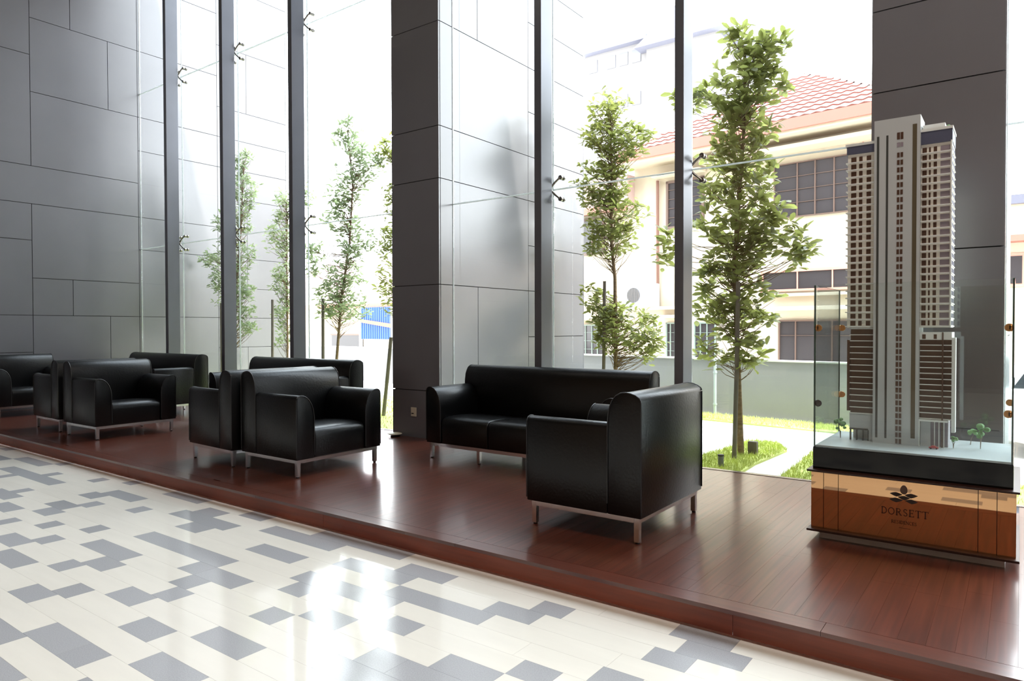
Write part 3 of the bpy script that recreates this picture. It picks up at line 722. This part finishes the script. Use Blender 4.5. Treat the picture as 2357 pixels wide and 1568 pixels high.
tree('broadleaf_tree', 'nearest tree, tall with big glossy leaves, seen right of the last steel post', [(-2.25, 6.93, -.02), (-2.28, 6.93, .81), (-2.32, 6.93, 1.95), (-2.23, 6.93, 3.24), (-2.22, 6.93, 4.0)], T1, .122, .054, 400, 9, 'leaf', 11, own=298, trunk_r=.034)
T2 = [(-4.08, 3.95, .27, .24), (-4.11, 3.58, .40, .32), (-3.76, 3.5, .24, .24), (-4.2, 3.09, .38, .38), (-4.05, 2.64, .46, .35), (-4.11, 2.33, .38, .22), (-3.88, 1.25, .45, .32), (-4.27, 1.63, .24, .19), (-3.59, 1.04, .23, .23), (-4.11, 1.36, .27, .32)]
tree('broadleaf_tree', 'round-crowned tree with dense small leaves behind the long sofa', [(-4.0, 7.6, -.02), (-4.01, 7.6, .77), (-4.02, 7.6, 1.89), (-4.07, 7.6, 2.3), (-4.07, 7.6, 3.0), (-4.08, 7.6, 3.9)], T2, .092, .038, 470, 9, 'leaf', 12, own=298, trunk_r=.03)
T3 = [(-10.12, 3.97, .16, .25), (-10.15, 3.49, .29, .38), (-10.45, 2.97, .34, .39), (-10.4, 2.46, .38, .39), (-11.1, 2.45, .28, .15), (-10.25, 1.82, .32, .38), (-10.05, 1.37, .25, .26), (-10.9, 2.0, .18, .36)]
tree('slender_tree', 'leftmost slender tree standing before the outer end of the left clad wall', [(-10.46, 6.45, -.02), (-10.44, 6.45, .6), (-10.4, 6.45, 1.7), (-10.25, 6.45, 2.8), (-10.12, 6.45, 4.0)], T3, .085, .03, 330, 8, 'leaf_bloom', 13, own=120, trunk_r=.026)
T4 = [(-9.77, 3.34, .25, .29), (-9.9, 2.77, .31, .4), (-9.79, 2.12, .3, .4), (-9.85, 1.55, .25, .29), (-9.92, 1.11, .18, .18), (-9.26, 3.42, .21, .28)]
tree('slender_tree', 'second slender tree from the left with a reddish bare trunk', [(-9.78, 7.0, -.02), (-9.78, 7.0, .75), (-9.78, 7.0, 2.41), (-9.77, 7.0, 3.4)], T4, .085, .03, 230, 8, 'leaf_bloom', 14, own=120, trunk_r=.022)
T5 = [(-8.25, 4.19, .26, .3), (-7.91, 3.75, .36, .32), (-8.26, 3.44, .36, .36), (-8.41, 2.99, .33, .43), (-7.97, 2.56, .36, .29), (-8.37, 2.06, .4, .3), (-8.28, 1.59, .53, .27), (-8.68, 1.8, .27, .27), (-9.1, 2.43, .19, .42)]
tree('slender_tree', 'tall loose tree seen between the third post and the wide clad pier', [(-8.58, 7.0, -.02), (-8.54, 7.0, .78), (-8.42, 7.0, 1.72), (-8.22, 7.0, 2.58), (-8.14, 7.0, 3.42), (-8.25, 7.0, 4.3)], T5, .095, .036, 380, 8, 'leaf_bloom', 15, own=200, trunk_r=.027)
T6 = [(-7.62, 3.91, .2, .29), (-7.5, 3.25, .17, .32), (-7.58, 2.55, .2, .26), (-7.6, 1.97, .2, .36), (-7.45, 1.58, .2, .19), (-7.2, 2.8, .4, .6)]
tree('slender_tree', 'tree half hidden behind the left edge of the wide clad pier', [(-7.1, 7.2, -.02), (-7.12, 7.2, 1.2), (-7.2, 7.2, 2.6), (-7.3, 7.2, 4.1)], T6, .095, .036, 220, 8, 'leaf', 16, own=60, trunk_r=.03)

# house behind the garden
H = thing('house', (-4, 14, -.02), 'two-storey cream house with red tiled hip roof behind the boundary wall', 'house', rot=math.radians(-6))
box('wall', (-3.1, 2.6, 0, 6, 0, 5.0), MT['house'], H)
box('side_wing_wall', (-6.2, -3.1, .02, 5, 0, 4.05), MT['house'], H)
EZ, EO = 5.0, .65
hx0, hx1, hy0, hy1 = -3.15, 2.75, -EO, 6.6
box('soffit', (hx0+.03, hx1-.03, hy0+.03, hy1, EZ-.12, EZ-.02), MT['house'], H)
box('fascia', (hx0, hx1, hy0-.02, hy0+.06, EZ-.06, EZ+.14), MT['fascia'], H)
box('fascia', (hx0-.02, hx0+.04, hy0, hy1, EZ-.06, EZ+.14), MT['fascia'], H)
ap = Vector((-.35, 2.95, 7.2)); e0 = EZ+.13
A_, B_, C_, D_ = Vector((hx0, hy0, e0)), Vector((hx1, hy0, e0)), Vector((hx1, hy1, e0)), Vector((hx0, hy1, e0))
obj('roof_deck', G().add([A_, B_, C_, D_, ap], [(0, 1, 4), (1, 2, 4), (2, 3, 4), (3, 0, 4), (3, 2, 1, 0)]), MT['tile'], H)
# roof tiles on the front slope, laid in courses
nrm = (B_-A_).cross(ap-A_).normalized(); ex = (B_-A_).normalized(); ey = nrm.cross(ex).normalized()
SL = (ap-A_).dot(ey); CW = .30; TW = .2
def rt_geo():
    v = []; n = 4
    for j, (yy, zz) in enumerate(((0, .036), (CW*1.05, .006))):
        for i in range(n+1): v.append((TW*i/n, yy, zz+.012*math.sin(PI*2*i/n)))
    for i in range(n+1): v.append((TW*i/n, 0, -.01+.012*math.sin(PI*2*i/n)))
    f = [(i, i+1, n+2+i, n+1+i) for i in range(n)]+[(2*n+2+i, 2*n+3+i, i+1, i) for i in range(n)]
    return v, f
rv, rf = rt_geo(); tg = G().add(rv, rf); tg.mi = [0]*4+[1]*4; tm = tg.mesh('roof_tile', [MT['tile'], MT['lip_shade']], smooth=40)
R3 = Matrix((ex, ey, nrm)).transposed().to_4x4(); grest = G(); k = 0
rowsN = int(SL/CW)
for j in range(rowsN):
    yy = j*CW; l = (ap-A_).dot(ex)*yy/SL; rr = (B_-A_).length-((B_-A_).length-(ap-A_).dot(ex))*yy/SL
    nx_ = int((rr-l)/TW)
    for i in range(nx_):
        p = A_+ex*(l+i*TW)+ey*yy
        mx = Matrix.Translation(p) @ R3
        if k < 299 and l+i*TW < 5.6: o = link('roof_tile', tm, H); o.matrix_local = mx; k += 1
        else: grest.add([mx @ Vector(q) for q in rv], rf); grest.mi[-4:] = [1]*4
o = obj('roof_tile', grest, [MT['tile'], MT['lip_shade']], H, smooth=40); o['kind'] = 'stuff'
for a, b in ((A_, ap), (B_, ap)): obj('hip_ridge', G().tube([a, b], .06, 8), MT['tile'], H, smooth=60)
# side wing roof
obj('wing_roof', G().prism([(-6.4, 4.0), (-3.1, 4.0), (-3.1, 4.75), (-4.2, 4.75)], -.3, 5, 'y'), MT['tile'], H)
box('wing_fascia', (-6.4, -3.1, -.36, -.3, 3.95, 4.1), MT['fascia'], H)
def window(x0, x1, z0, z1, fm, bars=(), hb=(), fw_=.05, gm='win'):
    f_ = box('window', (x0, x1, -.02, .03, z0, z1), MT[gm], H)
    g = G()
    for a, b in ((x0, x0+fw_), (x1-fw_, x1)): g.box(a, b, -.05, -.02, z0, z1)
    for a, b in ((z0, z0+fw_), (z1-fw_, z1)): g.box(x0, x1, -.05, -.02, a, b)
    obj('window_frame', g, MT[fm], f_)
    for x in bars: box('glazing_bar', (x-.010, x+.010, -.045, -.02, z0, z1), MT[fm], f_)
    for z in hb: box('glazing_bar', (x0, x1, -.04, -.02, z-.004, z+.004), MT[fm], f_)
window(.1, 2.3, 3.42, 4.47, 'winframe', (.55, .88, 1.22, 1.8), (3.7, 3.95, 4.2), .02)
window(-2.27, -1.38, 3.46, 4.5, 'winframe', (-1.83,), (3.7, 3.9, 4.1, 4.3))
window(-4.6, -3.92, 3.05, 3.92, 'winframe', (-4.26,))
window(-.15, 2.3, 2.0, 2.42, 'pinkframe', (.56, 1.2, 1.8), (), .045)
window(.2, 2.3, .62, 1.45, 'winframe', (.53, 1.2), (1.15,), .03)
window(-4.6, -3.92, .55, 1.39, 'greywhite', (-4.45, -4.26, -4.1), (.8, 1.0, 1.2), .03)
window(-2.27, -1.95, .55, 1.42, 'greywhite', (-2.16, -2.05), (.8, 1.0, 1.2), .03)
window(-1.6, -1.1, .55, 1.42, 'greywhite', (-1.45, -1.3), (.8, 1.0, 1.2), .03)
for nm, b in (('sun_hood', (-1.3, 2.4, -.42, 0, 4.66, 4.74)), ('sun_hood', (-2.5, -1.35, -.3, 0, 4.58, 4.64)), ('sun_hood', (.1, 2.4, -.35, 0, 1.63, 1.70)), ('sun_hood', (-4.7, -3.85, -.3, 0, 4.00, 4.05)),
              ('sun_hood', (-4.7, -3.85, -.3, 0, 1.50, 1.56)), ('sun_hood', (-2.35, -1.9, -.3, 0, 1.52, 1.58)), ('ledge', (-3.4, -1.9, -.22, 0, 1.70, 1.77)), ('ledge', (-.2, 2.4, -.12, 0, 1.9, 1.96))): box(nm, b, MT['house'], H, bevel=.008)
obj('downpipe', G().tube([(-2.46, -.06, 1.75), (-2.47, -.06, 4.55)], .035, 8), MT['brownpipe'], H, smooth=50)
ac = box('air_conditioner', (-3.15, -2.42, -.32, -.04, 1.77, 2.28), MT['white'], H, bevel=.02)
obj('fan_grille', G().tube([(-2.92, -.335, 2.03), (-2.92, -.318, 2.03)], .17, 20), MT['farwin'], ac, smooth=50)
g = G()
for i in range(-4, 5):
    hh = math.sqrt(max(0, .16**2-(i*.036)**2)); g.box(-2.92+i*.036-.004, -2.92+i*.036+.004, -.343, -.336, 2.03-hh, 2.03+hh)
obj('fan_bars', g, MT['stake'], ac)

# low house on the left
H2 = thing('low_house', (-18, 16, 0), 'low white house with red roof edge seen left of the wide clad pier', 'house')
box('wall', (-7, 2.5, 0, 5, -.3, 2.0), MT['house'], H2)
obj('roof', G().add([(-7.4, -.5, 2.12), (2.9, -.5, 2.12), (2.9, 6, 2.12), (-7.4, 6, 2.12), (-5, 2.6, 4.05), (-.5, 2.6, 4.05)], [(0, 1, 5, 4), (1, 2, 5), (2, 3, 4, 5), (3, 0, 4), (3, 2, 1, 0)]), MT['tile'], H2)
box('fascia', (-7.4, 2.9, -.55, -.48, 1.98, 2.13), MT['fascia'], H2)
f_ = box('window', (-1.75, -.1, -.03, .03, .35, 1.06), MT['win'], H2); box('window_frame', (-1.8, -.05, -.05, -.02, 1.06, 1.11), MT['winframe'], f_)
b_ = thing('blue_sheet_wall', (-17.4, 15.3, 0), 'blue corrugated metal sheet wall with an orange beam, left of the wide pier', 'sheet wall')
g = G()
for i in range(14): g.box(i*.1, i*.1+.062, -.03, .03, .95, 1.98); g.box(i*.1+.06, i*.1+.1, -.015, .02, .95, 1.98)
obj('corrugated_sheet', g, MT['bluemetal'], b_)
box('post', (-.08, 0, -.04, .04, -.3, 2.0), MT['white'], b_); box('post', (1.4, 1.48, -.04, .04, -.3, 2.0), MT['white'], b_)
obj('beam', G().prism([(0, 1.5), (1.4, 1.32), (1.4, 1.44), (0, 1.6)], -.07, -.03, 'y'), MT['orange'], b_)

# hazy buildings far behind
F = thing('apartment_building', (-22, 45, 0), 'pale hazy apartment block with gabled roof far behind the round-crowned tree', 'building')
box('wall', (-4.3, .9, 0, 8, 0, 21.5), MT['farwall'], F)
box('tower_wall', (.9, 6, -.5, 8, 0, 20.9), MT['farwall'], F)
obj('gable_roof', G().prism([(.3, 20.7), (6.6, 20.7), (4.4, 23.6)], -1.2, 8, 'y'), MT['farroof'], F)
box('roof_slab', (-4.6, .9, -.6, 8, 21.5, 21.8), MT['farroof'], F)
box('water_tank', (-1.3, .4, 1, 3, 21.8, 22.7), MT['farroof'], F)
for x in (-3.6, -2.1, -1.1, -.1): f_ = box('window', (x-.35, x+.35, -.06, .05, 20.2, 21.1), MT['farwin'], F)
for x in (-3.6, -2.1, -1.1, -.1): f_ = box('window', (x-.35, x+.35, -.06, .05, 17.2, 18.1), MT['farwin'], F)
F = thing('annex_building', (-.3, 14, -.46), 'white low annex at the right edge with a pink ledge and one small window', 'building')
box('wall', (0, 6, 0, 4, 0, 3.86), MT['house'], F); box('parapet', (-.05, 6, -.06, 4, 3.75, 3.9), MT['farroof'], F); box('pink_ledge', (-.05, 6, -.3, 0, 3.12, 3.22), MT['fascia'], F)
f_ = box('window', (.14, .32, -.03, .03, 2.45, 2.9), MT['win'], F); box('window_frame', (.10, .36, -.02, .02, 2.40, 2.95), MT['pinkframe'], f_)
# parked car
C = thing('parked_car', (-.33, 11.2, -.46), 'white parked car half hidden at the right edge of the view', 'car')
body = [(0, .28), (.02, .62), (.12, .86), (.25, .92), (2.6, .93), (3.1, .88), (3.9, .74), (4.05, .5), (4.02, .26), (3.5, .2), (.4, .2)]
obj('body', G().prism(body, 0, 1.7, 'y'), MT['carpaint'], C, bevel=.05, seg=3, smooth=40)
obj('cabin', G().prism([(.16, .90), (.42, 1.36), (.75, 1.44), (1.9, 1.44), (2.25, 1.38), (2.95, .90)], .1, 1.6, 'y'), MT['carpaint'], C, bevel=.05, seg=3, smooth=40)
obj('side_window', G().prism([(.26, .93), (.50, 1.33), (1.3, 1.37), (1.3, .93)], .085, .11, 'y'), MT['carglass'], C)
obj('side_window', G().prism([(1.38, .93), (1.38, 1.37), (2.15, 1.34), (2.7, .93)], .085, .11, 'y'), MT['carglass'], C)
for x in (.75, 3.2):
    wh = obj('wheel', G().tube([(x, -.01, .31), (x, .2, .31)], .31, 24), MT['rubber'], C, smooth=50)
    obj('hubcap', G().tube([(x, -.02, .31), (x, -.008, .31)], .19, 18), MT['stainless'], wh, smooth=50)
    obj('wheel', G().tube([(x, 1.5, .31), (x, 1.71, .31)], .31, 24), MT['rubber'], C, smooth=50)
